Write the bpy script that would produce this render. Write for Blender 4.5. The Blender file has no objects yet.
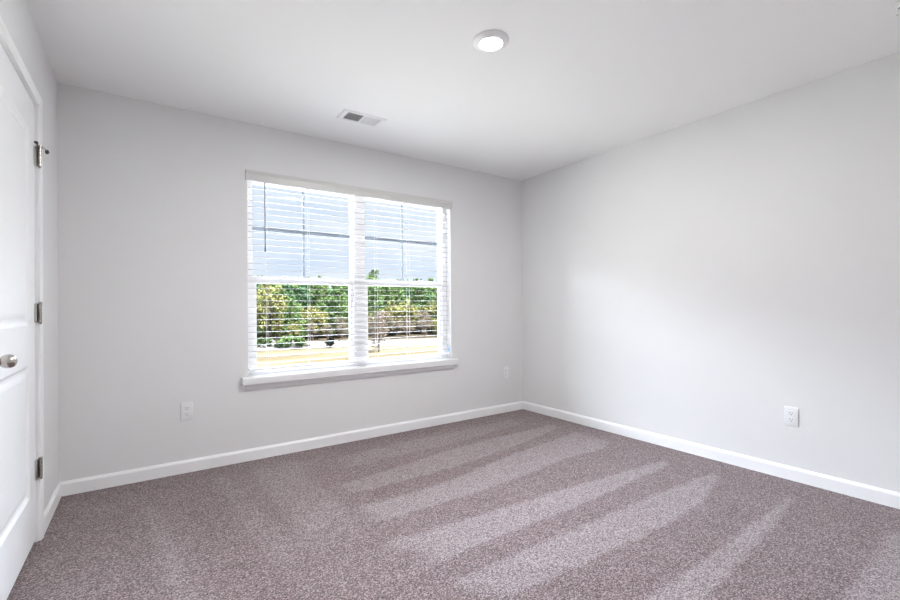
import bpy, bmesh, math, random
from mathutils import Vector, Matrix
C = bpy.context.scene
COL = C.collection
PI = math.pi

# ------------------------------------------------------------------ camera
FPX, YAW, PITCH, ROLL, SY, EYE = 441.669, 0.6031049, 0.0045486, -0.0079430, 4.4073, 1.0989
fw0 = Vector((math.sin(YAW), math.cos(YAW), 0)); rt0 = Vector((math.cos(YAW), -math.sin(YAW), 0)); up0 = Vector((0, 0, 1))
fwd = fw0*math.cos(PITCH) + up0*math.sin(PITCH)
u2 = up0*math.cos(PITCH) - fw0*math.sin(PITCH)
rt = rt0*math.cos(ROLL) + u2*math.sin(ROLL)
upv = u2*math.cos(ROLL) - rt0*math.sin(ROLL)
cd = bpy.data.cameras.new('camera'); cam = bpy.data.objects.new('camera', cd); COL.objects.link(cam)
cam.matrix_world = Matrix(((rt.x, upv.x, -fwd.x, 0), (rt.y, upv.y, -fwd.y, 0), (rt.z, upv.z, -fwd.z, EYE), (0, 0, 0, 1)))
cd.sensor_width = 36; cd.lens = FPX*36/900; cd.shift_y = SY/900; cd.clip_start = 0.02; cd.clip_end = 900
C.camera = cam
# ------------------------------------------------------------------ exposure
C.view_settings.view_transform = 'Standard'; C.view_settings.look = 'None'
C.view_settings.gamma = 1; C.view_settings.use_curve_mapping = False
C.view_settings.exposure = 0.12
# ------------------------------------------------------------------ sky
SKY_LOW, SKY_HIGH, SUN_W = 0.97, 60.0, 50.0
w = bpy.data.worlds.new('sky'); C.world = w; w.use_nodes = True
nt = w.node_tree; nt.nodes.clear(); N = nt.nodes.new; L = nt.links.new
out = N('ShaderNodeOutputWorld'); bg = N('ShaderNodeBackground'); L(bg.outputs[0], out.inputs[0])
tc = N('ShaderNodeTexCoord'); sep = N('ShaderNodeSeparateXYZ'); L(tc.outputs['Generated'], sep.inputs[0])
ns = N('ShaderNodeTexNoise'); ns.inputs['Scale'].default_value = 3.2; ns.inputs['Detail'].default_value = 4
mp = N('ShaderNodeMapping'); mp.inputs['Scale'].default_value = (1, 1, 4); L(tc.outputs['Generated'], mp.inputs[0]); L(mp.outputs[0], ns.inputs[0])
cr = N('ShaderNodeValToRGB'); L(ns.outputs['Fac'], cr.inputs[0])
cr.color_ramp.elements[0].position = 0.36; cr.color_ramp.elements[0].color = (0.70, 0.79, 0.98, 1)
cr.color_ramp.elements[1].position = 0.62; cr.color_ramp.elements[1].color = (0.87, 0.91, 1.0, 1)
# plain sky above the wood; the bright band higher up is added room fill
def rng(v, a_, b_, lo, hi):
    m_ = N('ShaderNodeMapRange'); m_.interpolation_type = 'SMOOTHSTEP'
    for k_, x_ in (('From Min', a_), ('From Max', b_), ('To Min', lo), ('To Max', hi)): m_.inputs[k_].default_value = x_
    L(v, m_.inputs['Value']); return m_.outputs[0]
def mul(a_, b_, op='MULTIPLY'):
    m_ = N('ShaderNodeMath'); m_.operation = op
    for i_, v_ in enumerate((a_, b_)):
        if isinstance(v_, (int, float)): m_.inputs[i_].default_value = v_
        else: L(v_, m_.inputs[i_])
    return m_.outputs[0]
sky_fill = mul(mul(rng(sep.outputs['Z'], 0.27, 0.31, 0, 1), rng(sep.outputs['Z'], 0.42, 0.56, 1, 0.06)), rng(sep.outputs['Y'], 0.15, 0.5, 0.06, 1))
strength = mul(SKY_LOW, mul(sky_fill, SKY_HIGH), 'ADD')
L(cr.outputs[0], bg.inputs['Color']); L(strength, bg.inputs['Strength'])
# sun stands high behind the house and lights the field and the wood
sd = bpy.data.lights.new('sun', 'SUN'); sd.energy = SUN_W; sd.angle = 0.02; sd.color = (1, 0.96, 0.9)
sun = bpy.data.objects.new('sun', sd); COL.objects.link(sun)
sun.rotation_euler = Vector((-0.25, 0.38, -1.0)).to_track_quat('-Z', 'Y').to_euler()
# daylight sampling portal in the window opening
pdl = bpy.data.lights.new('window_portal', 'AREA'); pdl.shape = 'RECTANGLE'; pdl.size = 1.80; pdl.size_y = 1.52
pdl.cycles.is_portal = True
po = bpy.data.objects.new('window_portal', pdl); COL.objects.link(po)
po.location = (1.497, 3.453+0.175, 1.35); po.rotation_euler = (-PI/2, 0, 0)   # -Z looks into the room
ROOM_LAMP_W, HALL_FILL_W, LENS = 36.0, 18.0, 12.0
C.cycles.max_bounces = 16; C.cycles.diffuse_bounces = 10; C.cycles.transparent_max_bounces = 24
C.cycles.sample_clamp_indirect = 10
C.cycles.use_denoising = True

# ------------------------------------------------------------------ dimensions
XL, XR, YB, YN, H = -0.426, 3.315, 3.453, -0.10, 2.44
WX0, WX1, WZ0, WZ1 = 0.606, 2.388, 0.600, 2.100
TH = 0.17

# ------------------------------------------------------------------ materials
def mat(name, col, rough=0.5, metal=0.0, bump=None, bscale=200, bdist=0.001, spec=None, emit=None, estr=0, vary=0):
    m = bpy.data.materials.new(name); m.use_nodes = True
    t = m.node_tree; b = t.nodes['Principled BSDF']
    b.inputs['Base Color'].default_value = (*col, 1); b.inputs['Roughness'].default_value = rough; b.inputs['Metallic'].default_value = metal
    if spec is not None: b.inputs['Specular IOR Level'].default_value = spec
    if emit: b.inputs['Emission Color'].default_value = (*emit, 1); b.inputs['Emission Strength'].default_value = estr
    co = t.nodes.new('ShaderNodeTexCoord')
    if bump:
        n = t.nodes.new('ShaderNodeTexNoise'); n.inputs['Scale'].default_value = bscale; n.inputs['Detail'].default_value = 3
        t.links.new(co.outputs['Object'], n.inputs['Vector'])
        bp = t.nodes.new('ShaderNodeBump'); bp.inputs['Strength'].default_value = bump; bp.inputs['Distance'].default_value = bdist
        t.links.new(n.outputs['Fac'], bp.inputs['Height']); t.links.new(bp.outputs[0], b.inputs['Normal'])
    if vary:
        n = t.nodes.new('ShaderNodeTexNoise'); n.inputs['Scale'].default_value = 3.0
        t.links.new(co.outputs['Object'], n.inputs['Vector'])
        r = t.nodes.new('ShaderNodeValToRGB'); t.links.new(n.outputs['Fac'], r.inputs[0])
        r.color_ramp.elements[0].position = .3; r.color_ramp.elements[1].position = .7
        r.color_ramp.elements[0].color = (*[c*(1-vary) for c in col], 1); r.color_ramp.elements[1].color = (*[min(1, c*(1+vary)) for c in col], 1)
        t.links.new(r.outputs[0], b.inputs['Base Color'])
    return m
M = {}
M['wall'] = mat('wall_paint', (0.735, 0.735, 0.735), 0.85, bump=0.25, bscale=260, bdist=0.0006, spec=0.2, vary=0.006)
M['ceiling'] = mat('ceiling_paint', (0.88, 0.88, 0.875), 0.9, bump=0.3, bscale=160, bdist=0.0008, spec=0.1)
M['trim'] = mat('trim_paint', (0.86, 0.865, 0.87), 0.38, bump=0.05, bscale=60)
M['sill'] = mat('sill_paint', (0.76, 0.76, 0.765), 0.38, bump=0.05, bscale=60)
M['door'] = mat('door_paint', (0.84, 0.85, 0.86), 0.42, bump=0.08, bscale=90)
M['vinyl'] = mat('window_vinyl', (0.93, 0.93, 0.94), 0.35, bump=0.03)
M['plastic'] = mat('outlet_plastic', (0.80, 0.80, 0.81), 0.3, bump=0.02)
M['slot'] = mat('slot_dark', (0.03, 0.03, 0.03), 0.6, bump=0.05)
M['nickel'] = mat('satin_nickel', (0.50, 0.47, 0.44), 0.27, metal=1.0, bump=0.05, bscale=400)
M['rubber'] = mat('black_rubber', (0.03, 0.03, 0.03), 0.6, bump=0.05)
M['cord'] = mat('blind_cord', (0.85, 0.85, 0.84), 0.7, bump=0.2, bscale=900)
M['tag'] = mat('pale_blue_plastic', (0.25, 0.55, 0.85), 0.5, bump=0.02)
M['metal_white'] = mat('white_enamel', (0.82, 0.82, 0.82), 0.4, bump=0.02)
M['duct'] = mat('duct_dark', (0.22, 0.22, 0.22), 0.7, bump=0.1)
M['lens'] = mat('lamp_diffuser', (0.9, 0.9, 0.88), 0.4, emit=(1.0, 0.97, 0.90), estr=LENS, bump=0.02)
M['grille'] = mat('grille_grey', (0.26, 0.28, 0.34), 0.6, bump=0.02)
M['valance'] = mat('valance_vinyl', (0.62, 0.62, 0.605), 0.45, bump=0.02)
M['wand'] = mat('wand_plastic', (0.13, 0.13, 0.18), 0.25, bump=0.02)
M['siding'] = mat('siding', (0.6, 0.6, 0.58), 0.7, bump=0.2)

def slat_mat():
    m = bpy.data.materials.new('slat_vinyl'); m.use_nodes = True; t = m.node_tree
    b = t.nodes['Principled BSDF']; o = t.nodes['Material Output']
    b.inputs['Base Color'].default_value = (0.66, 0.66, 0.67, 1); b.inputs['Roughness'].default_value = 0.6; b.inputs['Specular IOR Level'].default_value = 0.0
    tr = t.nodes.new('ShaderNodeBsdfTranslucent'); tr.inputs[0].default_value = (0.66, 0.66, 0.67, 1)
    mx = t.nodes.new('ShaderNodeMixShader'); mx.inputs[0].default_value = 0.08
    n = t.nodes.new('ShaderNodeTexNoise'); n.inputs['Scale'].default_value = 60
    co = t.nodes.new('ShaderNodeTexCoord'); t.links.new(co.outputs['Object'], n.inputs['Vector'])
    bp = t.nodes.new('ShaderNodeBump'); bp.inputs['Strength'].default_value = 0.05; bp.inputs['Distance'].default_value = 0.001
    t.links.new(n.outputs['Fac'], bp.inputs['Height']); t.links.new(bp.outputs[0], b.inputs['Normal'])
    t.links.new(b.outputs[0], mx.inputs[1]); t.links.new(tr.outputs[0], mx.inputs[2]); t.links.new(mx.outputs[0], o.inputs[0])
    return m
M['slat'] = slat_mat()
M['slat_edge_shade'] = mat('slat_shade_grey', (0.24, 0.25, 0.30), 0.6, spec=0.0, bump=0.05)

def glass_mat():
    m = bpy.data.materials.new('window_glass'); m.use_nodes = True; t = m.node_tree; t.nodes.clear()
    o = t.nodes.new('ShaderNodeOutputMaterial'); a = t.nodes.new('ShaderNodeBsdfTransparent'); a.inputs[0].default_value = (0.96, 0.98, 0.97, 1)
    g = t.nodes.new('ShaderNodeBsdfGlossy'); g.inputs['Roughness'].default_value = 0.02
    f = t.nodes.new('ShaderNodeFresnel'); f.inputs['IOR'].default_value = 1.12
    mx = t.nodes.new('ShaderNodeMixShader'); t.links.new(f.outputs[0], mx.inputs[0])
    t.links.new(a.outputs[0], mx.inputs[1]); t.links.new(g.outputs[0], mx.inputs[2]); t.links.new(mx.outputs[0], o.inputs[0])
    return m
M['glass'] = glass_mat()

def carpet_mat():
    m = bpy.data.materials.new('carpet_pile'); m.use_nodes = True; t = m.node_tree; b = t.nodes['Principled BSDF']
    nn = t.nodes.new; ll = t.links.new
    b.inputs['Roughness'].default_value = 0.95; b.inputs['Specular IOR Level'].default_value = 0.05
    b.inputs['Sheen Weight'].default_value = 0.25; b.inputs['Sheen Roughness'].default_value = 0.6
    co = nn('ShaderNodeTexCoord'); at = nn('ShaderNodeAttribute'); at.attribute_name = 'pile_lay'
    nz = nn('ShaderNodeTexNoise'); nz.inputs['Scale'].default_value = 120; nz.inputs['Detail'].default_value = 5; nz.inputs['Roughness'].default_value = 0.85
    vo = nn('ShaderNodeTexVoronoi'); vo.inputs['Scale'].default_value = 230
    n2 = nn('ShaderNodeTexNoise'); n2.inputs['Scale'].default_value = 6; n2.inputs['Detail'].default_value = 3
    for k_ in (nz, vo, n2): ll(co.outputs['Object'], k_.inputs['Vector'])
    sr = nn('ShaderNodeSeparateColor'); ll(vo.outputs['Color'], sr.inputs[0])
    m1 = nn('ShaderNodeMath'); m1.operation = 'MULTIPLY_ADD'; ll(sr.outputs[0], m1.inputs[0]); m1.inputs[1].default_value = 0.5; m1.inputs[2].default_value = -0.25
    n1 = nn('ShaderNodeMath'); n1.operation = 'ADD'; ll(nz.outputs['Fac'], n1.inputs[0]); ll(m1.outputs[0], n1.inputs[1])
    # yarn flecks
    def ramp(cols):
        r = nn('ShaderNodeValToRGB'); e = r.color_ramp.elements
        e[0].position = cols[0][0]; e[0].color = (*cols[0][1], 1); e[1].position = cols[-1][0]; e[1].color = (*cols[-1][1], 1)
        for p, c in cols[1:-1]:
            k = e.new(p); k.color = (*c, 1)
        ll(n1.outputs[0], r.inputs[0]); return r
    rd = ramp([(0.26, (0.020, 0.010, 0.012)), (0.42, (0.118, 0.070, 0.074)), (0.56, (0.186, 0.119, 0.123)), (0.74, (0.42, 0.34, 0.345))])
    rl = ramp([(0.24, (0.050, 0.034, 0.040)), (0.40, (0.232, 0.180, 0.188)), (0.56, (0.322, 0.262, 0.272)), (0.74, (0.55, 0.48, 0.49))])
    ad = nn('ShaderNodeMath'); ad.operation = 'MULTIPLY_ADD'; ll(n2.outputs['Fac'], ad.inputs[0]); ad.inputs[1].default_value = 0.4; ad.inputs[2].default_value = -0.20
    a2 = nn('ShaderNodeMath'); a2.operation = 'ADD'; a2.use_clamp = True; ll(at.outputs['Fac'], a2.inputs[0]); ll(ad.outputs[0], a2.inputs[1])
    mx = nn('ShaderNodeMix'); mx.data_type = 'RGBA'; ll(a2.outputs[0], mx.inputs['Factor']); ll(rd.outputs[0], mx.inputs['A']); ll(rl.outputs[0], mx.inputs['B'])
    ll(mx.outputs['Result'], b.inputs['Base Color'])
    bp = nn('ShaderNodeBump'); bp.inputs['Strength'].default_value = 0.8; bp.inputs['Distance'].default_value = 0.006
    ll(vo.outputs['Distance'], bp.inputs['Height']); bp.invert = True; ll(bp.outputs[0], b.inputs['Normal'])
    return m
M['carpet'] = carpet_mat()

def leaf_mat(name, c1, c2, scale=2.5):
    m = bpy.data.materials.new(name); m.use_nodes = True; t = m.node_tree; b = t.nodes['Principled BSDF']; o = t.nodes['Material Output']
    co = t.nodes.new('ShaderNodeTexCoord'); n = t.nodes.new('ShaderNodeTexNoise'); n.inputs['Scale'].default_value = scale; n.inputs['Detail'].default_value = 4
    oi = t.nodes.new('ShaderNodeObjectInfo'); ad = t.nodes.new('ShaderNodeVectorMath'); ad.operation = 'ADD'
    t.links.new(co.outputs['Object'], ad.inputs[0]); t.links.new(oi.outputs['Location'], ad.inputs[1]); t.links.new(ad.outputs[0], n.inputs['Vector'])
    r = t.nodes.new('ShaderNodeValToRGB'); t.links.new(n.outputs['Fac'], r.inputs[0])
    r.color_ramp.elements[0].position = 0.36; r.color_ramp.elements[1].position = 0.64
    r.color_ramp.elements[0].color = (*c1, 1); r.color_ramp.elements[1].color = (*c2, 1)
    t.links.new(r.outputs[0], b.inputs['Base Color']); b.inputs['Roughness'].default_value = 0.8; b.inputs['Specular IOR Level'].default_value = 0.0
    return m
M['pine'] = leaf_mat('pine_needles', (0.0418, 0.0726, 0.0316), (0.1070, 0.1581, 0.0651)) #(0.025, 0.067, 0.025), (0.084, 0.179, 0.057))
M['pine_dark'] = leaf_mat('dark_pine_needles', (0.0297, 0.0633, 0.0372), (0.0698, 0.1302, 0.0698)) #(0.019, 0.050, 0.029), (0.046, 0.116, 0.059))
M['olive'] = leaf_mat('olive_leaves', (0.0744, 0.0819, 0.0354), (0.1720, 0.1628, 0.0698)) #(0.060, 0.071, 0.024), (0.162, 0.153, 0.051))
M['brown'] = leaf_mat('bare_twigs', (0.0883, 0.0744, 0.0633), (0.1628, 0.1348, 0.1162)) #(0.063, 0.050, 0.040), (0.135, 0.108, 0.090))
M['bark'] = leaf_mat('bark', (0.0465, 0.0372, 0.0316), (0.0930, 0.0790, 0.0698), 8)
M['shrub'] = leaf_mat('shrub_leaves', (0.0074, 0.0105, 0.0099), (0.0186, 0.0223, 0.0186))
M['rock'] = mat('pale_rock', (0.060, 0.0595, 0.061), 0.9, spec=0.0, bump=0.5, bscale=6, bdist=0.05, vary=0.25)

def ground_mat():
    m = bpy.data.materials.new('field_ground'); m.use_nodes = True; t = m.node_tree; b = t.nodes['Principled BSDF']; b.inputs['Roughness'].default_value = 0.95; b.inputs['Specular IOR Level'].default_value = 0.0
    co = t.nodes.new('ShaderNodeTexCoord'); mp = t.nodes.new('ShaderNodeMapping'); mp.inputs['Rotation'].default_value = (0, 0, 0.35); mp.inputs['Scale'].default_value = (0.05, 0.35, 1)
    n = t.nodes.new('ShaderNodeTexNoise'); n.inputs['Scale'].default_value = 1.2; n.inputs['Detail'].default_value = 6
    t.links.new(co.outputs['Object'], mp.inputs[0]); t.links.new(mp.outputs[0], n.inputs['Vector'])
    r = t.nodes.new('ShaderNodeValToRGB'); t.links.new(n.outputs['Fac'], r.inputs[0]); e = r.color_ramp.elements
    e[0].position = 0.36; e[0].color = (0.048, 0.040, 0.026, 1); e[1].position = 0.62; e[1].color = (0.080, 0.068, 0.047, 1)
    t.links.new(r.outputs[0], b.inputs['Base Color']); return m
M['field'] = ground_mat()
M['road'] = mat('pale_gravel', (0.075, 0.075, 0.078), 0.9, spec=0.0, bump=0.3, bscale=3, bdist=0.03, vary=0.06)
M['bounce'] = mat('pale_bounce', (0.80, 0.80, 0.79), 0.8, bump=0.2, bscale=3, bdist=0.02, vary=0.04)
M['verge'] = mat('scrub_soil', (0.0465, 0.0384, 0.0279), 0.95, spec=0.0, bump=0.5, bscale=2, bdist=0.1, vary=0.3)

# ------------------------------------------------------------------ mesh helpers
def nb(): return bmesh.new()
def box(bm, x0, x1, y0, y1, z0, z1, bev=0.0, seg=2):
    r = bmesh.ops.create_cube(bm, size=1, matrix=Matrix.Translation(((x0+x1)/2, (y0+y1)/2, (z0+z1)/2)) @ Matrix.Diagonal((x1-x0, y1-y0, z1-z0, 1)))
    if bev > 0:
        vs = set(r['verts']); es = [e for e in bm.edges if e.verts[0] in vs and e.verts[1] in vs]
        bmesh.ops.bevel(bm, geom=es, offset=bev, segments=seg, affect='EDGES', profile=0.5)
def lathe(bm, prof, axis='Z', seg=32, at=(0, 0, 0)):
    """prof: [(radius, height)]"""
    rings = []
    for r, h in prof:
        ring = []
        for k in range(seg):
            a = 2*PI*k/seg; c, s = r*math.cos(a), r*math.sin(a)
            p = {'Z': (c, s, h), 'X': (h, c, s), 'Y': (c, h, s)}[axis]
            ring.append(bm.verts.new((p[0]+at[0], p[1]+at[1], p[2]+at[2])))
        rings.append(ring)
    for a, b in zip(rings, rings[1:]):
        for k in range(seg): bm.faces.new((a[k], a[(k+1) % seg], b[(k+1) % seg], b[k]))
    bm.faces.new(rings[0]); bm.faces.new(rings[-1])
def extrude_profile(bm, prof, p0, p1, right, up=Vector((0, 0, 1))):
    """sweep a 2D profile (a along right, b along up) straight from p0 to p1"""
    p0, p1, right = Vector(p0), Vector(p1), Vector(right)
    A = [bm.verts.new(p0+right*a+up*b) for a, b in prof]; B = [bm.verts.new(p1+right*a+up*b) for a, b in prof]
    n = len(prof)
    for k in range(n): bm.faces.new((A[k], A[(k+1) % n], B[(k+1) % n], B[k]))
    bm.faces.new(A); bm.faces.new(list(reversed(B)))
def tube(bm, pts, rad, seg=8):
    pts = [Vector(p) for p in pts]; rad = rad if isinstance(rad, (list, tuple)) else [rad]*len(pts); rings = []
    for i, p in enumerate(pts):
        d = (pts[min(i+1, len(pts)-1)]-pts[max(i-1, 0)]).normalized()
        a = d.cross(Vector((0.13, 0.31, 0.94))).normalized(); b = d.cross(a)
        rings.append([bm.verts.new(p+(a*math.cos(2*PI*k/seg)+b*math.sin(2*PI*k/seg))*rad[i]) for k in range(seg)])
    for a, b in zip(rings, rings[1:]):
        for k in range(seg): bm.faces.new((a[k], a[(k+1) % seg], b[(k+1) % seg], b[k]))
    bm.faces.new(rings[0]); bm.faces.new(list(reversed(rings[-1])))
def obj(name, bm, m, parent=None, loc=None, smooth=False, label=None):
    bmesh.ops.recalc_face_normals(bm, faces=bm.faces[:])
    if loc is not None: bmesh.ops.translate(bm, verts=bm.verts[:], vec=-Vector(loc))
    me = bpy.data.meshes.new(name); bm.to_mesh(me); bm.free(); me.materials.append(m)
    if smooth:
        for p in me.polygons: p.use_smooth = True
        try: me.set_sharp_from_angle(angle=math.radians(40))
        except Exception: pass
    o = bpy.data.objects.new(name, me); COL.objects.link(o)
    if loc is not None: o.location = loc
    if parent:
        o.parent = parent
        if loc is None: o.location = (0, 0, 0)
    if label: o['label'] = label
    return o
def struct(name, bm, m, parent=None, label=None, **k):
    o = obj(name, bm, m, parent, **k)
    if not parent: o['kind'] = 'structure'
    if label: o['label'] = label
    return o
def sempty(name, loc, label):
    o = bpy.data.objects.new(name, None); COL.objects.link(o); o.location = loc; o.empty_display_size = 0.1
    o['kind'] = 'structure'; o['label'] = label; return o
def thing(name, label, cat, loc, rz=0, group=None):
    o = bpy.data.objects.new(name, None); COL.objects.link(o); o.location = loc; o.rotation_euler = (0, 0, rz); o.empty_display_size = 0.1
    o['label'] = label; o['category'] = cat
    if group: o['group'] = group
    return o
def wobj(name, bm, m, parent, **k):
    """mesh given in world coordinates, parented to an Empty that is moved only by translation"""
    bmesh.ops.translate(bm, verts=bm.verts[:], vec=-parent.matrix_world.translation if parent.matrix_world.translation.length else -parent.location)
    return obj(name, bm, m, parent, **k)

# ------------------------------------------------------------------ shell
# carpet floor, a grid that carries the direction the pile was brushed in
def lerp(t, a, b): return a+(b-a)*max(0, min(1, t))
def sstep(e0, e1, x):
    t = max(0, min(1, (x-e0)/(e1-e0))); return t*t*(3-2*t)
def curve(pts, x):
    if x <= pts[0][0]: return pts[0][1]
    for (a, b), (c, d) in zip(pts, pts[1:]):
        if x <= c: return b+(d-b)*(x-a)/(c-a)
    return pts[-1][1]
STR = [  # (upper y along x, lower y along x, x start, x end, strength)
    ([(1.0, 3.13), (1.68, 3.165), (2.98, 3.195)], [(1.0, 2.90), (1.63, 2.905), (2.1, 2.917), (2.81, 3.02), (3.0, 3.12)], 1.05, 2.95, 0.5),
    ([(0.9, 2.64), (1.43, 2.71), (1.91, 2.79), (2.45, 2.83), (3.11, 2.84)], [(0.9, 2.49), (1.31, 2.474), (1.84, 2.488), (2.36, 2.57), (3.07, 2.73)], 0.85, 3.12, 0.8),
    ([(0.95, 2.30), (1.2, 2.28), (1.58, 2.31), (2.27, 2.44), (3.08, 2.55)], [(0.9, 2.066), (1.53, 2.072), (2.03, 2.09), (2.51, 2.15), (2.85, 2.134), (3.1, 2.2)], 0.88, 3.1, 0.95),
    ([(0.88, 1.872), (1.58, 1.831), (1.98, 1.811), (2.35, 1.765), (3.01, 1.73)], [(0.95, 1.59), (1.43, 1.612), (2.14, 1.61), (2.86, 1.64), (3.05, 1.70)], 0.9, 3.03, 1.0),
    ([(0.95, 1.458), (1.45, 1.453), (2.22, 1.448), (3.08, 1.404)], [(1.1, 1.25), (1.92, 1.223), (2.53, 1.225), (2.94, 1.338), (3.1, 1.39)], 1.0, 3.08, 1.0),
    ([(1.2, 0.948), (1.8, 0.955), (3.02, 0.982)], [(1.2, 0.80), (1.7, 0.827), (2.3, 0.881), (2.87, 0.935), (3.05, 0.97)], 1.0, 3.05, 1.0),
    ([(1.2, 0.53), (2.11, 0.537), (2.92, 0.554)], [(1.2, 0.38), (2.27, 0.40), (2.6, 0.42), (3.0, 0.50)], 1.0, 3.0, 0.9),
]
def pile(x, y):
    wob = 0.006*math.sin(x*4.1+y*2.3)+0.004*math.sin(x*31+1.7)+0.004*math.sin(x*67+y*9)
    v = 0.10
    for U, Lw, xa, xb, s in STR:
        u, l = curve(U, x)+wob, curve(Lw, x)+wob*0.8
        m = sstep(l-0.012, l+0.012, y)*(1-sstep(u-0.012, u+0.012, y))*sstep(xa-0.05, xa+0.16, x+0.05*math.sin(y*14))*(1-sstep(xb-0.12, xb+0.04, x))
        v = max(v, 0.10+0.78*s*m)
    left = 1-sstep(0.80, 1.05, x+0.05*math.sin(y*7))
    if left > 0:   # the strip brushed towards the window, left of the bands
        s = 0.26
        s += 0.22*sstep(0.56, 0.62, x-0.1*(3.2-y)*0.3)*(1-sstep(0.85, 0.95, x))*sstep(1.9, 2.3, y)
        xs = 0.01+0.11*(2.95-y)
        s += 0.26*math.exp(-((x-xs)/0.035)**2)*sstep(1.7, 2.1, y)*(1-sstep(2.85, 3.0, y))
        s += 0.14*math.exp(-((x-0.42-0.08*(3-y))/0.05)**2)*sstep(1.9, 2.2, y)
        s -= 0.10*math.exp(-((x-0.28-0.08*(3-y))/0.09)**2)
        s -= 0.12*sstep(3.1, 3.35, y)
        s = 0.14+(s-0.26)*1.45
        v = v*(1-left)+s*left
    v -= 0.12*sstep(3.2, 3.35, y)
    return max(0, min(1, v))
FX0, FX1, FY0, FY1 = -1.3, XR+0.02, -1.62, YB+0.02
nx, ny = 232, 256
verts = [(FX0+(FX1-FX0)*i/nx, FY0+(FY1-FY0)*j/ny, 0.0) for j in range(ny+1) for i in range(nx+1)]
faces = [(j*(nx+1)+i, j*(nx+1)+i+1, (j+1)*(nx+1)+i+1, (j+1)*(nx+1)+i) for j in range(ny) for i in range(nx)]
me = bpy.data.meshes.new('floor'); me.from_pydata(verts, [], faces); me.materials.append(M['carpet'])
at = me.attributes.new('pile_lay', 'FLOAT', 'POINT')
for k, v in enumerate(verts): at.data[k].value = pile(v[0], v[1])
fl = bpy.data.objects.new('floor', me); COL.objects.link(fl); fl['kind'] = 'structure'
fl['label'] = 'mauve brown cut pile carpet with pale vacuum bands'

bm = nb(); box(bm, FX0, XR+0.1, FY0, YB+TH, H, H+0.12); struct('ceiling', bm, M['ceiling'], label='flat white painted ceiling')
# back wall with the window opening
bm = nb()
box(bm, XL-0.1, WX0, YB, YB+TH, -0.1, H); box(bm, WX1, XR+0.1, YB, YB+TH, -0.1, H)
box(bm, WX0, WX1, YB, YB+TH, -0.1, WZ0-0.055); box(bm, WX0, WX1, YB, YB+TH, WZ1, H)
bmesh.ops.remove_doubles(bm, verts=bm.verts[:], dist=1e-5)
struct('wall_back', bm, M['wall'], label='pale grey painted wall with the window in it')
bm = nb(); box(bm, XR, XR+0.1, YN-0.1, YB+TH, -0.1, H); struct('wall_right', bm, M['wall'], label='blank pale grey painted wall on the right')
# left wall with the door opening
DY0, DY1, DZ = 1.995, 2.850, 2.082
bm = nb()
box(bm, XL-0.1, XL, YN-0.1, DY0, -0.1, H); box(bm, XL-0.1, XL, DY1, YB+0.01, -0.1, H); box(bm, XL-0.1, XL, DY0, DY1, DZ, H)
box(bm, XL-0.1, XL-0.075, DY0-0.01, DY1+0.01, -0.1, DZ+0.01)
struct('wall_left', bm, M['wall'], label='pale grey painted wall holding the closet door')
# wall behind the camera, with the doorway the camera looks in from, and the hall beyond it
bm = nb()
box(bm, XL-0.1, -0.36, YN-0.11, YN, -0.1, H); box(bm, 0.46, XR+0.1, YN-0.11, YN, -0.1, H); box(bm, -0.36, 0.46, YN-0.11, YN, 2.05, H)
struct('wall_near', bm, M['wall'], label='painted wall behind the camera with the room doorway')
bm = nb()
box(bm, FX0-0.05, FX0+0.05, -1.6, YN-0.1, -0.1, H); box(bm, 1.6, 1.7, -1.6, YN-0.1, -0.1, H); box(bm, FX0, 1.7, -1.66, -1.56, -0.1, H)
box(bm, FX0, XL-0.09, YN-0.11, YN, -0.1, H)
struct('wall_hall', bm, M['wall'], label='painted hall walls behind the camera')

# baseboards
BP = [(0, 0), (0.014, 0), (0.014, 0.066), (0.0125, 0.072), (0.009, 0.077), (0.007, 0.083), (0, 0.083)]
bm = nb(); extrude_profile(bm, BP, (XL, YB, 0), (XR, YB, 0), (0, -1, 0)); struct('baseboard_back', bm, M['trim'])
bm = nb(); extrude_profile(bm, BP, (XR, YB-0.002, 0), (XR, YN, 0), (-1, 0, 0)); struct('baseboard_right', bm, M['trim'])
bm = nb(); extrude_profile(bm, BP, (XL, YB-0.002, 0), (XL, 2.893, 0), (1, 0, 0)); extrude_profile(bm, BP, (XL, DY0-0.06, 0), (XL, YN, 0), (1, 0, 0))
struct('baseboard_left', bm, M['trim'])
bm = nb(); extrude_profile(bm, BP, (XR-0.002, YN, 0), (0.53, YN, 0), (0, 1, 0)); struct('baseboard_near', bm, M['trim'])

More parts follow.
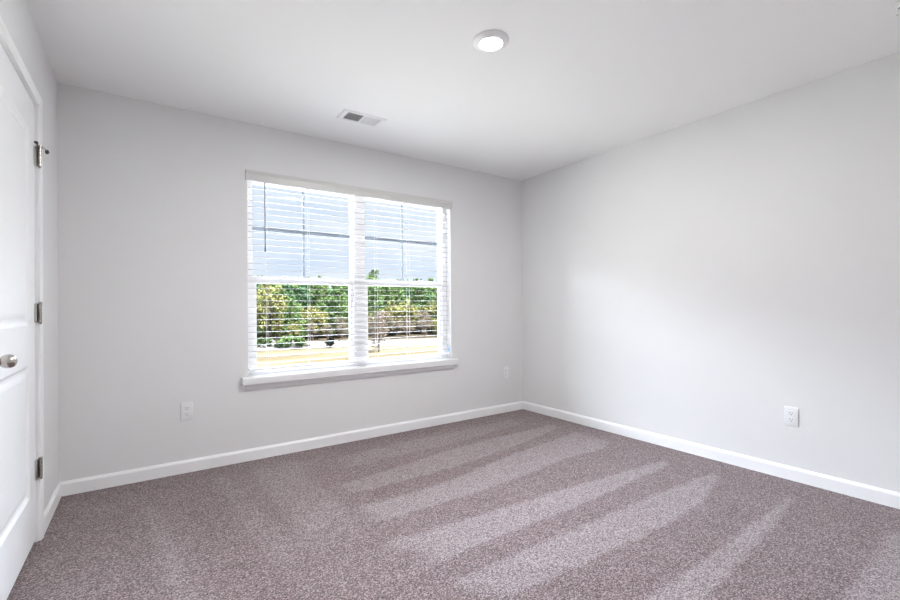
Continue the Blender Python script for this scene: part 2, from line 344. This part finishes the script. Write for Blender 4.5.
# ------------------------------------------------------------------ closet door on the left wall
dr = sempty('door_1', (XL, 2.42, 0), 'white two panel closet door with satin nickel knob in white casing')
LX = XL-0.006                               # face of the leaf
def door_leaf():
    bm = nb()
    y0, y1, z0, z1 = 2.012, 2.838, 0.018, 2.070
    xs = LX
    panels = [(2.125, 2.708, 1.030, 1.925), (2.125, 2.708, 0.250, 0.848)]
    # front surface as stile and rail blocks
    box(bm, xs-0.035, xs, y0, 2.125, z0, z1, 0); box(bm, xs-0.035, xs, 2.708, y1, z0, z1, 0)
    box(bm, xs-0.035, xs, 2.125, 2.708, z0, 0.250); box(bm, xs-0.035, xs, 2.125, 2.708, 0.848, 1.030); box(bm, xs-0.035, xs, 2.125, 2.708, 1.925, z1)
    for a, b, c, d in panels:
        def ring(ins, x): return [bm.verts.new((x, yy, zz)) for yy, zz in ((a+ins, c+ins), (b-ins, c+ins), (b-ins, d-ins), (a+ins, d-ins))]
        prof = [(0, xs), (0.005, xs-0.0035), (0.012, xs-0.009), (0.020, xs-0.0105), (0.030, xs-0.0095), (0.040, xs-0.006), (0.052, xs-0.0035)]
        rs = [ring(i, x) for i, x in prof]
        for r0, r1 in zip(rs, rs[1:]):
            for k in range(4): bm.faces.new((r0[k], r0[(k+1) % 4], r1[(k+1) % 4], r1[k]))
        bm.faces.new(rs[-1])
    return bm
wobj('door_leaf', door_leaf(), M['door'], dr)
# jamb and casing
bm = nb()
box(bm, XL-0.074, XL-0.0005, DY1-0.012+0.002, DY1+0.004, 0, DZ); box(bm, XL-0.074, XL-0.0005, DY0-0.004, DY0+0.012, 0, DZ); box(bm, XL-0.074, XL-0.0005, DY0, DY1, DZ-0.010, DZ+0.002)
wobj('door_jamb', bm, M['trim'], dr)
bm = nb()
CP = [(0, 0), (0.010, 0), (0.012, 0.005), (0.013, 0.012), (0.015, 0.020), (0.017, 0.030), (0.016, 0.041), (0.010, 0.048), (0, 0.048)]
def casing_leg(bm, y, s, ztop):   # mitred leg: profile across y
    A = [bm.verts.new((XL+a, y+s*b, 0)) for a, b in CP]; B = [bm.verts.new((XL+a, y+s*b, ztop+b)) for a, b in CP]
    n = len(CP)
    for k in range(n): bm.faces.new((A[k], A[(k+1) % n], B[(k+1) % n], B[k]))
    bm.faces.new(A)
    return B
R_ = casing_leg(bm, DY1-0.006, 1, DZ-0.006); L_ = casing_leg(bm, DY0+0.006, -1, DZ-0.006)
n = len(CP)
for k in range(n): bm.faces.new((R_[k], R_[(k+1) % n], L_[(k+1) % n], L_[k]))
wobj('door_casing', bm, M['trim'], dr, smooth=True)
# knob: rosette, neck, egg shaped knob
KY, KZ = 2.070, 0.926
kb = nb()
ov = [(0.0095, 0.006), (0.0105, 0.020), (0.014, 0.028), (0.021, 0.034), (0.0262, 0.042), (0.0275, 0.050), (0.0262, 0.058), (0.022, 0.065), (0.014, 0.070), (0.005, 0.072)]
lathe(kb, ov, 'X', 40, (LX, KY, KZ))
for v in kb.verts:   # the knob is a little wider than tall
    if v.co.x > LX+0.03: v.co.z = KZ+(v.co.z-KZ)*0.86
kn = wobj('door_knob', kb, M['nickel'], dr, smooth=True)
rb = nb(); lathe(rb, [(0.033, 0.0), (0.033, 0.003), (0.030, 0.007), (0.020, 0.009), (0.012, 0.011)], 'X', 40, (LX, KY, KZ)); bmesh.ops.translate(rb, verts=rb.verts[:], vec=-Vector(dr.location))
obj('rosette', rb, M['nickel'], kn, smooth=True)
# three butt hinges
for i, z in enumerate((1.826, 1.083, 0.346)):
    hb = nb(); hy = 2.8405; hx = XL+0.0120
    for k in range(5):
        zz = z-0.0445+k*0.0178
        lathe(hb, [(0.0055, zz+0.0004), (0.0068, zz+0.0012), (0.0068, zz+0.0166), (0.0055, zz+0.0174)], 'Z', 20, (hx, hy, 0))
    box(hb, XL-0.007, XL+0.0030, hy-0.026, hy-0.004, z-0.0445, z+0.0445, 0.0008); box(hb, XL-0.006, XL+0.0045, hy+0.0035, hy+0.0055, z-0.0445, z+0.0445)
    hg = wobj('hinge', hb, M['nickel'], dr, smooth=True)
    pb = nb(); lathe(pb, [(0.004, z+0.0445), (0.0075, z+0.046), (0.0078, z+0.049), (0.005, z+0.053), (0.001, z+0.054)], 'Z', 20, (hx, hy, 0))
    lathe(pb, [(0.001, z-0.0525), (0.005, z-0.0515), (0.0065, z-0.047), (0.004, z-0.0445)], 'Z', 20, (hx, hy, 0))
    bmesh.ops.translate(pb, verts=pb.verts[:], vec=-Vector(dr.location)); obj('hinge_pin', pb, M['nickel'], hg, smooth=True)
# hinge pin door stop on the top hinge
ds = nb(); zt = 1.879
lathe(ds, [(0.009, zt-0.004), (0.011, zt-0.003), (0.011, zt+0.003), (0.009, zt+0.004)], 'Z', 20, (XL+0.0120, 2.8405, 0))
tube(ds, [(XL+0.012, 2.844, zt), (XL+0.028, 2.872, zt-0.002), (XL+0.030, 2.90, zt-0.004)], 0.003, 10)
tube(ds, [(XL+0.006, 2.822, zt), (XL+0.010, 2.79, zt+0.001)], 0.003, 10)
st = wobj('door_stop', ds, M['nickel'], dr, smooth=True)
bp_ = nb(); tube(bp_, [(XL+0.030, 2.893, zt-0.0035), (XL+0.029, 2.912, zt-0.005), (XL+0.025, 2.922, zt-0.006)], [0.0075, 0.0085, 0.006], 14)
tube(bp_, [(XL+0.010, 2.793, zt+0.001), (XL+0.004, 2.785, zt+0.001)], [0.006, 0.006], 14)
bmesh.ops.translate(bp_, verts=bp_.verts[:], vec=-Vector(dr.location)); obj('bumper', bp_, M['rubber'], st, smooth=True, label='black rubber bumper')

# ------------------------------------------------------------------ window: twin double hung unit
wn = sempty('window_1', (1.497, YB+0.09, WZ0), 'white twin double hung window with grilles in the upper sashes')
FY, FB = YB+0.075, YB+0.165
bm = nb()
box(bm, WX0, WX0+0.036, FY, FB, WZ0, WZ1, 0.002); box(bm, WX1-0.036, WX1, FY, FB, WZ0, WZ1, 0.002)
box(bm, WX0+0.036, WX1-0.036, FY, FB, WZ1-0.045, WZ1); box(bm, WX0+0.036, WX1-0.036, FY, FB, WZ0-0.02, WZ0+0.022)
box(bm, 1.458, 1.536, FY, FB, WZ0+0.022, WZ1-0.045, 0.002)
# blind stops / sash channels
for x in (WX0+0.036, 1.446, 1.536, WX1-0.048): box(bm, x, x+0.012, FY, FY+0.014, WZ0+0.022, WZ1-0.045)
wobj('window_frame', bm, M['vinyl'], wn)
def sash(x0, x1, z0, z1, y, st, rb_, rt_, grille):
    bm = nb(); d = 0.030
    box(bm, x0, x0+st, y, y+d, z0, z1, 0.003); box(bm, x1-st, x1, y, y+d, z0, z1, 0.003)
    box(bm, x0+st-0.002, x1-st+0.002, y+0.001, y+d-0.001, z0, z0+rb_, 0.003); box(bm, x0+st-0.002, x1-st+0.002, y+0.001, y+d-0.001, z1-rt_, z1, 0.003)
    s = wobj('sash', bm, M['vinyl'], wn)
    g = nb(); box(g, x0+st-0.004, x1-st+0.004, y+0.014, y+0.017, z0+rb_-0.004, z1-rt_+0.004); bmesh.ops.translate(g, verts=g.verts[:], vec=-Vector(wn.location))
    obj('pane', g, M['glass'], s)
    if grille:
        q = nb(); xm = (x0+x1)/2; zm = 1.703
        box(q, xm-0.009, xm+0.009, y+0.019, y+0.026, z0+rb_, z1-rt_, 0.002); box(q, x0+st, x1-st, y+0.0195, y+0.0255, zm-0.017, zm+0.017, 0.002)
        bmesh.ops.translate(q, verts=q.verts[:], vec=-Vector(wn.location)); obj('grille', q, M['grille'], s, label='grey grille bars in the pane')
    else:
        q = nb(); xm = (x0+x1)/2
        for xx in (xm-0.16, xm+0.16): box(q, xx-0.024, xx+0.024, y-0.010, y+0.006, z1-0.004, z1+0.010, 0.003)
        bmesh.ops.translate(q, verts=q.verts[:], vec=-Vector(wn.location)); obj('sash_lock', q, M['vinyl'], s)
for a, b in ((WX0+0.030, 1.462), (1.532, WX1-0.030)):
    sash(a+0.001, b-0.001, 1.285, WZ1-0.040, YB+0.122, 0.020, 0.045, 0.022, True)       # upper, outer track
    sash(a+0.004, b-0.004, WZ0+0.015, 1.335, YB+0.086, 0.042, 0.036, 0.052, False)  # lower, inner track
# stool and apron
bm = nb(); y0, y1 = YB-0.050, YB+0.078
pr = [(0.0, 0.004), (0.004, 0.0), (0.05, 0.0), (0.05, 0.004), (0.05, 0.056)]
A = [(0.004, 0), (0.0, 0.006), (0.0, 0.048), (0.003, 0.054), (0.009, 0.057)]
def slab(x0, x1, prof, yend, zbase):
    P = [(YB-0.050+a, zbase+b) for a, b in prof]+[(yend, zbase+prof[-1][1]), (yend, zbase)]
    Aq = [bm.verts.new((x0, a, b)) for a, b in P]; Bq = [bm.verts.new((x1, a, b)) for a, b in P]; m_ = len(P)
    for k in range(m_): bm.faces.new((Aq[k], Aq[(k+1) % m_], Bq[(k+1) % m_], Bq[k]))
    bm.faces.new(Aq); bm.faces.new(list(reversed(Bq)))
slab(0.562, 2.432, A, YB-0.0005, 0.546)
slab(WX0+0.0005, WX1-0.0005, [(0.049, 0), (0.049, 0.057)], YB+0.078, 0.546)
wobj('window_sill', bm, M['sill'], wn)
bm = nb(); extrude_profile(bm, [(0, 0), (0.008, 0), (0.012, 0.006), (0.014, 0.014), (0.014, 0.034), (0.017, 0.043), (0, 0.043)], (0.588, YB, 0.503), (2.408, YB, 0.503), (0, -1, 0))
wobj('apron', bm, M['trim'], wn)

# ------------------------------------------------------------------ the blind
bl = thing('window_blind', 'white horizontal slat blind lowered and open across the double window', 'blind', (1.497, YB+0.03, WZ1))
bm = nb()
for k in range(29):
    z = 1.981-k*0.0461
    seg = 6; x0, x1 = 0.616, 2.380; yc = YB+0.036; hw = 0.0130; t_ = 0.0022
    ring0, ring1 = [], []
    P = []
    for s in range(seg+1):
        u = -1+2*s/seg; P.append((yc+hw*u, z+0.0015*(1-u*u)+0.03*hw*u))
    Q = P+[(a, b-t_) for a, b in reversed(P)]
    A_ = [bm.verts.new((x0, a, b)) for a, b in Q]; B_ = [bm.verts.new((x1, a, b)) for a, b in Q]; m_ = len(Q)
    for j in range(m_): bm.faces.new((A_[j], A_[(j+1) % m_], B_[(j+1) % m_], B_[j]))
    for j in range(seg):
        bm.faces.new((A_[j], A_[j+1], A_[m_-2-j], A_[m_-1-j])); bm.faces.new((B_[j], B_[j+1], B_[m_-2-j], B_[m_-1-j]))
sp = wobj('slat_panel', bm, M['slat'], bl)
sp.data.materials.append(M['slat_edge_shade'])          # shade along the slats' long edges, painted in as a duller grey
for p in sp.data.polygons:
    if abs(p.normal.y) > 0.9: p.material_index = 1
bm = nb(); box(bm, 0.612, 2.384, YB+0.008, YB+0.064, 2.045, 2.095, 0.002); wobj('headrail', bm, M['metal_white'], bl)
bm = nb(); extrude_profile(bm, [(0, 0), (0.006, -0.001), (0.009, 0.004), (0.009, 0.048), (0.013, 0.056), (0.015, 0.064), (0.015, 0.074), (0, 0.074)], (0.594, YB-0.006, 2.022), (2.404, YB-0.006, 2.022), (0, -1, 0))
for x in (0.594, 2.396): box(bm, x, x+0.008, YB-0.006, YB-0.0008, 2.022, 2.096)
wobj('valance', bm, M['valance'], bl)
bm = nb(); box(bm, 0.616, 2.380, YB+0.012, YB+0.060, 0.640, 0.658, 0.004); wobj('bottom_rail', bm, M['vinyl'], bl)
for x, r in ((0.745, 0.0007), (1.056, 0.0010), (1.442, 0.0008), (1.632, 0.0007), (1.946, 0.0010), (2.285, 0.0007)):
    bm = nb()
    for yy in (YB+0.0105, YB+0.0615): box(bm, x-r, x+r, yy-0.0006, yy+0.0006, 0.645, 2.046)
    for k in range(29): box(bm, x-0.0006, x+0.0006, YB+0.0105, YB+0.0615, 1.9765-k*0.0461, 1.9775-k*0.0461)
    wobj('ladder_cord', bm, M['cord'], bl)
bm = nb(); lathe(bm, [(0.0045, 1.512), (0.0058, 1.518), (0.0058, 1.54), (0.0042, 1.55), (0.0042, 2.022), (0.003, 2.03)], 'Z', 6, (0.727, YB-0.0008+0.001, 0))
wobj('tilt_wand', bm, M['wand'], bl, label='grey plastic tilt wand')
bm = nb(); lathe(bm, [(0.002, 0.672), (0.006, 0.676), (0.008, 0.69), (0.005, 0.705), (0.002, 0.708)], 'Z', 14, (2.366, YB+0.004, 0))
wobj('cord_tassel', bm, M['tag'], bl, smooth=True, label='pale blue cord tassel')

# ------------------------------------------------------------------ outlets
def outlet(name_label, loc, rz):
    t = thing('wall_outlet', name_label, 'outlet', loc, rz)      # local: wall plane y=0, face towards -y
    bm = nb(); box(bm, -0.0365, 0.0365, -0.0065, -0.0002, -0.059, 0.059, 0.0028, 3); obj('cover_plate', bm, M['plastic'], t, smooth=True)
    for dz in (0.0195, -0.0195):
        bm = nb()
        pts = []
        for k in range(28):
            a = 2*PI*k/28; pts.append((0.0172*math.cos(a), max(-0.0142, min(0.0142, 0.0172*math.sin(a)))))
        A_ = [bm.verts.new((p, -0.0060, dz+q)) for p, q in pts]; B_ = [bm.verts.new((p*0.97, -0.0078, dz+q*0.97)) for p, q in pts]
        for k in range(28): bm.faces.new((A_[k], A_[(k+1) % 28], B_[(k+1) % 28], B_[k]))
        bm.faces.new(B_); bm.faces.new(A_)
        rc = obj('receptacle', bm, M['plastic'], t)
        bm = nb(); box(bm, -0.0078, -0.0054, -0.0082, -0.0070, dz-0.001, dz+0.0085); box(bm, 0.0054, 0.0078, -0.0082, -0.0070, dz, dz+0.0075)
        lathe(bm, [(0.0028, -0.0070), (0.0028, -0.0082)], 'Y', 14, (0, 0, dz-0.0075))
        obj('slot', bm, M['slot'], rc)
    bm = nb(); lathe(bm, [(0.0034, -0.0062), (0.0034, -0.0072), (0.0022, -0.0078)], 'Y', 16, (0, 0, 0)); obj('screw', bm, M['metal_white'], t, smooth=True)
    return t
outlet('white duplex outlet on the back wall, left of the window near the closet door', (0.2245, YB, 0.410), 0)
outlet('white duplex outlet on the back wall, between the window and the room corner', (3.070, YB, 0.409), 0)
outlet('white duplex outlet low on the right wall', (XR, 1.066, 0.396), -PI/2)

# ------------------------------------------------------------------ ceiling fixtures
def disk_light(label, loc, watt, r=0.092):
    t = thing('ceiling_light', label, 'ceiling light', loc)
    bm = nb(); lathe(bm, [(r, -0.0005), (r, -0.004), (r-0.006, -0.010), (r-0.022, -0.016), (0.060, -0.018), (0.0575, -0.015), (0.0575, -0.0005)], 'Z', 64)
    obj('trim_ring', bm, M['metal_white'], t, smooth=True)
    bm = nb(); lathe(bm, [(0.0575, -0.0155), (0.050, -0.0175), (0.03, -0.019), (0.002, -0.0195)], 'Z', 64); obj('diffuser', bm, M['lens'], t, smooth=True)
    ld = bpy.data.lights.new('lamp_glow', 'AREA'); ld.shape = 'DISK'; ld.size = 0.124; ld.energy = watt; ld.color = (1.0, 0.993, 0.982)
    lo = bpy.data.objects.new('lamp_glow', ld); COL.objects.link(lo); lo.parent = t; lo.location = (0, 0, -0.022)
    return t
disk_light('white round lit disk light on the ceiling in front of the window', (1.443, 1.712, H), ROOM_LAMP_W)
disk_light('white round disk added as fill light on the hall ceiling behind the camera', (0.25, -0.85, H), HALL_FILL_W)  # hall light is added, to fill the room from behind the camera

# ceiling register
vt = thing('ceiling_vent', 'white two way air vent with louvres on the ceiling near the window', 'vent', (1.270, 2.930, H))
hx, hy = 0.158, 0.084
bm = nb()
fr = [(hx, hy, 0.0), (hx, hy, -0.003), (hx-0.008, hy-0.008, -0.007), (hx-0.036, hy-0.024, -0.007), (hx-0.038, hy-0.026, -0.001)]
def rr(a, b, z): return [bm.verts.new(p) for p in ((-a, -b, z), (a, -b, z), (a, b, z), (-a, b, z))]
rs = [rr(*f) for f in fr]
for r0, r1 in zip(rs, rs[1:]):
    for k in range(4): bm.faces.new((r0[k], r0[(k+1) % 4], r1[(k+1) % 4], r1[k]))
box(bm, -0.007, 0.007, -(hy-0.025), hy-0.025, -0.0068, -0.001)
for x in (-hx+0.016, hx-0.016): lathe(bm, [(0.004, -0.0065), (0.004, -0.008), (0.002, -0.009)], 'Z', 12, (x, 0, 0))
obj('vent_frame', bm, M['metal_white'], vt)
bm = nb(); box(bm, -(hx-0.037), hx-0.037, -(hy-0.025), hy-0.025, -0.0012, -0.0004); obj('vent_backing', bm, M['duct'], vt, label='dark duct opening')
for side in (-1, 1):
    for k in range(10):
        xc = side*(0.013+k*0.0112); bm = nb()
        box(bm, -0.0006, 0.0006, -(hy-0.025), hy-0.025, -0.0048, 0.0048)
        bmesh.ops.rotate(bm, verts=bm.verts[:], cent=(0, 0, 0), matrix=Matrix.Rotation(-side*math.radians(42), 3, 'Y'))
        bmesh.ops.translate(bm, verts=bm.verts[:], vec=(xc, 0, -0.0050))
        obj('louvre', bm, M['metal_white'], vt)

# smoke detector at the right edge of the picture
sm = thing('smoke_detector', 'white round smoke detector on the ceiling at the right edge', 'smoke detector', (2.828, 0.432, H))
bm = nb(); lathe(bm, [(0.066, -0.0005), (0.066, -0.008), (0.062, -0.010), (0.062, -0.013), (0.064, -0.015), (0.060, -0.027), (0.045, -0.034), (0.020, -0.036), (0.001, -0.036)], 'Z', 48); obj('housing', bm, M['metal_white'], sm, smooth=True)
for k in range(6):
    a = 2*PI*k/6+0.25; bm = nb()
    bmesh.ops.create_cube(bm, size=1, matrix=Matrix.Translation((0.0615*math.cos(a), 0.0615*math.sin(a), -0.021)) @ Matrix.Rotation(a, 4, 'Z') @ Matrix.Diagonal((0.005, 0.015, 0.005, 1)))
    obj('sensor_slot', bm, M['duct'], sm)

# ------------------------------------------------------------------ outside
GZ = -2.8
def ground_strip(name, label, pts_near, pts_far, z, m, cat=None):
    bm = nb(); a = [bm.verts.new((x, y, z)) for x, y in pts_near]; b = [bm.verts.new((x, y, z)) for x, y in pts_far]
    for k in range(len(a)-1): bm.faces.new((a[k], a[k+1], b[k+1], b[k]))
    o = obj(name, bm, m); o['kind'] = 'structure'; o['label'] = label
    for p in o.data.polygons:
        if p.normal.z < 0: p.flip()
    return o
bm = nb(); xs_ = [-250+i*25 for i in range(25)]; ys_ = [3.7]+[10+i*20 for i in range(20)]
gv = [[bm.verts.new((x, y, GZ)) for x in xs_] for y in ys_]
for j in range(len(ys_)-1):
    for i in range(len(xs_)-1): bm.faces.new((gv[j][i], gv[j][i+1], gv[j+1][i+1], gv[j+1][i]))
o = obj('field', bm, M['field']); o['kind'] = 'structure'; o['label'] = 'dry yellow field outside the window'
for p in o.data.polygons:
    if p.normal.z < 0: p.flip()
ground_strip('bounce_ground', 'pale unseen ground added below the window to bounce daylight', [(-16, 3.66), (26, 3.66)], [(-16, 22), (26, 22)], GZ+0.03, M['bounce'])  # out of view, added to throw daylight up through the window
ground_strip('gravel_road', 'pale gravel road between the field and the wood', [(-60, 52), (8, 43.0), (15.5, 41.0), (23, 38.6), (50, 31), (120, 12)], [(-60, 70), (6, 60), (14, 51.0), (21.8, 48.5), (52, 39), (125, 18)], GZ+0.03, M['road'])
ground_strip('wood_ground', 'dark scrubby ground under the trees', [(-80, 66), (5, 56), (14, 50.0), (29, 46.0), (60, 36), (130, 16)], [(-80, 200), (5, 200), (14, 200), (40, 200), (120, 180), (300, 120)], GZ+0.05, M['verge'])

random.seed(7)
def foliage(bm, centres, leaf, count, flat=1.0):
    for (c, r) in centres:
        for _ in range(count):
            d = Vector((random.gauss(0, 1), random.gauss(0, 1), random.gauss(0, 1))).normalized()*(random.random()**0.4)
            p = Vector(c)+Vector((d.x*r[0], d.y*r[0], d.z*r[1]))
            a = Vector((random.gauss(0, 1), random.gauss(0, 1), random.gauss(0, flat))).normalized(); b = a.cross(Vector((random.gauss(0, 1), random.gauss(0, 1), random.gauss(0, 1)))).normalized()
            s = leaf*(0.6+0.8*random.random())
            bm.faces.new([bm.verts.new(p+a*s), bm.verts.new(p+b*s*0.7), bm.verts.new(p-a*s*0.8), bm.verts.new(p-b*s*0.6)])
def trunk_mesh(h, r, branches):
    bm = nb(); tube(bm, [(0, 0, -0.1), (0.05, 0.03, h*0.35), (-0.04, 0.05, h*0.7), (0, 0, h)], [r, r*0.8, r*0.5, r*0.12], 7)
    for _ in range(branches):
        z = h*random.uniform(0.25, 0.9); a = random.uniform(0, 2*PI); l = h*random.uniform(0.15, 0.34)
        e = Vector((math.cos(a)*l, math.sin(a)*l, z+l*random.uniform(0.3, 0.9)))
        mdl = Vector((math.cos(a+0.2)*l*0.5, math.sin(a+0.2)*l*0.5, z+l*0.3)); tube(bm, [(0, 0, z), mdl, e], [r*0.35, r*0.22, r*0.05], 5)
    return bm
def make_tree(name, kind, h, label, cat='tree', group=None):
    t = thing(name, label, cat, (0, 0, 0), 0, group)
    obj('trunk', trunk_mesh(h*0.93, h*0.014+0.02, 9 if kind != 'bare' else 26), M['bark'], t, smooth=True)
    bm = nb(); cs = []
    if kind.startswith('pine'):
        n_ = 20
        for i in range(n_):
            f = (i+0.5)/n_; z = h*(0.12+0.83*f); R = h*0.36*math.sqrt(1.02-f)*random.uniform(0.7, 1.15)
            for _ in range(3):
                a = random.uniform(0, 2*PI); cs.append(((math.cos(a)*R*0.62, math.sin(a)*R*0.62, z), (R*0.50, h*0.06)))
        foliage(bm, cs, 0.13, 75)
    elif kind == 'broad':
        for _ in range(46):
            d = Vector((random.gauss(0, 1), random.gauss(0, 1), random.gauss(0, 1))).normalized()*random.uniform(0.45, 1)
            cs.append(((d.x*h*0.31, d.y*h*0.31, h*0.53+d.z*h*0.41), (h*0.11, h*0.10)))
        foliage(bm, cs, 0.15, 46)
    elif kind == 'scrub':
        for _ in range(30):
            d = Vector((random.gauss(0, 1), random.gauss(0, 1), random.gauss(0, 1))).normalized()*random.uniform(0.3, 1)
            cs.append(((d.x*h*0.42, d.y*h*0.42, h*0.5+d.z*h*0.42), (h*0.15, h*0.12)))
        foliage(bm, cs, 0.11, 40)
    else:
        for _ in range(26):
            d = Vector((random.gauss(0, 1), random.gauss(0, 1), random.gauss(0, 1))).normalized()*random.uniform(0.4, 1)
            cs.append(((d.x*h*0.30, d.y*h*0.30, h*0.50+d.z*h*0.42), (h*0.10, h*0.10)))
        foliage(bm, cs, 0.075, 60)
    mm = {'pine': M['pine'], 'pinedark': M['pine_dark'], 'broad': M['olive'], 'scrub': M['olive'], 'brush': M['brown'], 'bare': M['brown'], 'green': M['pine']}[kind]
    obj('foliage', bm, mm, t)
    return t
def place(src, first, x, y, rz, s, label=None, group=None):
    if first: r = src
    else:
        r = src.copy(); COL.objects.link(r)
        for ch in list(src.children):
            c = ch.copy(); COL.objects.link(c); c.parent = r
    r.location = (x, y, GZ+0.05); r.rotation_euler = (0, 0, rz); r.scale = (s, s, s)
    if label: r['label'] = label
    return r
GP = 'pines filling the back of the wood'
GD = 'dark pines standing between the lighter trees of the wood'
GO = 'olive leafed trees along the front of the wood'
GB = 'leafless brown trees along the front of the wood'
pines = [make_tree('pine_tree', 'pine', 8.0, 'bright green pine in the wood beyond the field, outside the window', group=GP) for _ in range(3)]
darks = [make_tree('pine_tree', 'pinedark', 7.6, 'dark bluish green pine in the wood beyond the field', group=GD) for _ in range(2)]
olives = [make_tree('olive_leafed_tree', 'broad', 5.6, 'yellowish olive leafed tree at the front of the wood beyond the road', group=GO) for _ in range(2)]
bares = [make_tree('bare_tree', 'bare', 4.8, 'leafless brown twiggy tree at the front of the wood beyond the road', group=GB) for _ in range(2)]
used = set()
def put(lst, x, y, s):
    src = random.choice([q for q in lst if q not in used] or lst); place(src, src not in used, x, y, random.uniform(0, 6.28), s); used.add(src)
def edge_y(x): return curve([(-80, 66), (5, 56), (14, 50.0), (29, 46.0), (60, 36), (130, 16)], x)
for row, (off, step, lst) in enumerate(((23, 2.2, pines), (17, 2.5, pines), (13, 2.5, pines+darks), (9.5, 2.4, pines+darks), (6.5, 2.4, pines+olives))):
    x = -8.0+row*0.9
    while x < 52:
        put(lst, x+random.uniform(-0.6, 0.6), edge_y(x)+off+random.uniform(-1.2, 1.2), random.uniform(0.90, 1.03)*(0.83+0.012*off))
        x += step*random.uniform(0.85, 1.2)
x = -5.0
while x < 50:
    q_ = random.random(); put(olives if q_ < 0.22 else (bares if q_ < (0.45 if x < 20 else 0.8) else pines), x, edge_y(x)+3.2+random.uniform(-0.8, 0.8), random.uniform(0.62, 0.85)); x += random.uniform(2.0, 2.9)
x = -5.0
while x < 50:
    put(bares if random.random() < 0.6 else olives, x, edge_y(x)+1.2+random.uniform(-0.5, 0.5), random.uniform(0.42, 0.62)); x += random.uniform(1.5, 2.2)
# the single ones that stand out
big = make_tree('olive_leafed_tree', 'broad', 7.2, 'largest yellow olive leafed tree, at the left of the left window pane'); place(big, True, 11.6, 52.5, 1.0, 1.0)
tip = make_tree('pine_tree', 'pine', 9.4, 'tallest pine, its tip rising above the sash rail right of the middle post'); place(tip, True, 27.2, 58.5, 2.0, 1.0)
sap = make_tree('bare_tree', 'bare', 3.9, 'small bare tree standing alone on the field edge, seen in the right pane'); place(sap, True, 16.6, 35.0, 0.4, 1.0)
sb = make_tree('shrub', 'scrub', 1.25, 'small dark bush standing on the pale road in the left pane', 'shrub'); place(sb, True, 14.6, 41.6, 0.4, 0.8)
for c in sb.children:
    if c.name.startswith('foliage'): c.data.materials[0] = M['shrub']
# pale boulders and low green bushes at the left end of the road
rk = nb(); bmesh.ops.create_icosphere(rk, subdivisions=3, radius=0.5)
for v in rk.verts:
    n_ = 0.12*math.sin(v.co.x*7+1)+0.10*math.sin(v.co.y*9+v.co.z*5); v.co *= 1+n_; v.co.z *= 0.62
rk0 = obj('boulder', rk, M['rock']); rk0['category'] = 'rock'; rk0['group'] = 'boulders dumped beside the road'; rk0['label'] = 'pale grey boulder in the heap left of the road, below the wood'
bs0 = make_tree('shrub', 'scrub', 1.1, 'low green bush among the pale boulders left of the road', 'shrub', 'bushes among the boulders')
for c in bs0.children:
    if c.name.startswith('foliage'): c.data.materials[0] = M['pine']
for i in range(26):
    o = rk0 if i == 0 else rk0.copy()
    if i: COL.objects.link(o)
    f = random.random(); s = random.uniform(0.5, 1.25)
    o.location = (8.0+5.6*f, 48.2-3.0*f+random.uniform(-1.6, 1.6), GZ+0.12*s+0.03); o.rotation_euler = (random.uniform(-0.3, 0.3), 0, random.uniform(0, 6)); o.scale = (s, s*random.uniform(0.7, 1), s)
for i in range(9):
    f = (i+0.5)/9; place(bs0, i == 0, 7.5+5.0*f, 47.0-2.6*f+random.uniform(-1.2, 1.2), random.uniform(0, 6), random.uniform(0.7, 1.2))
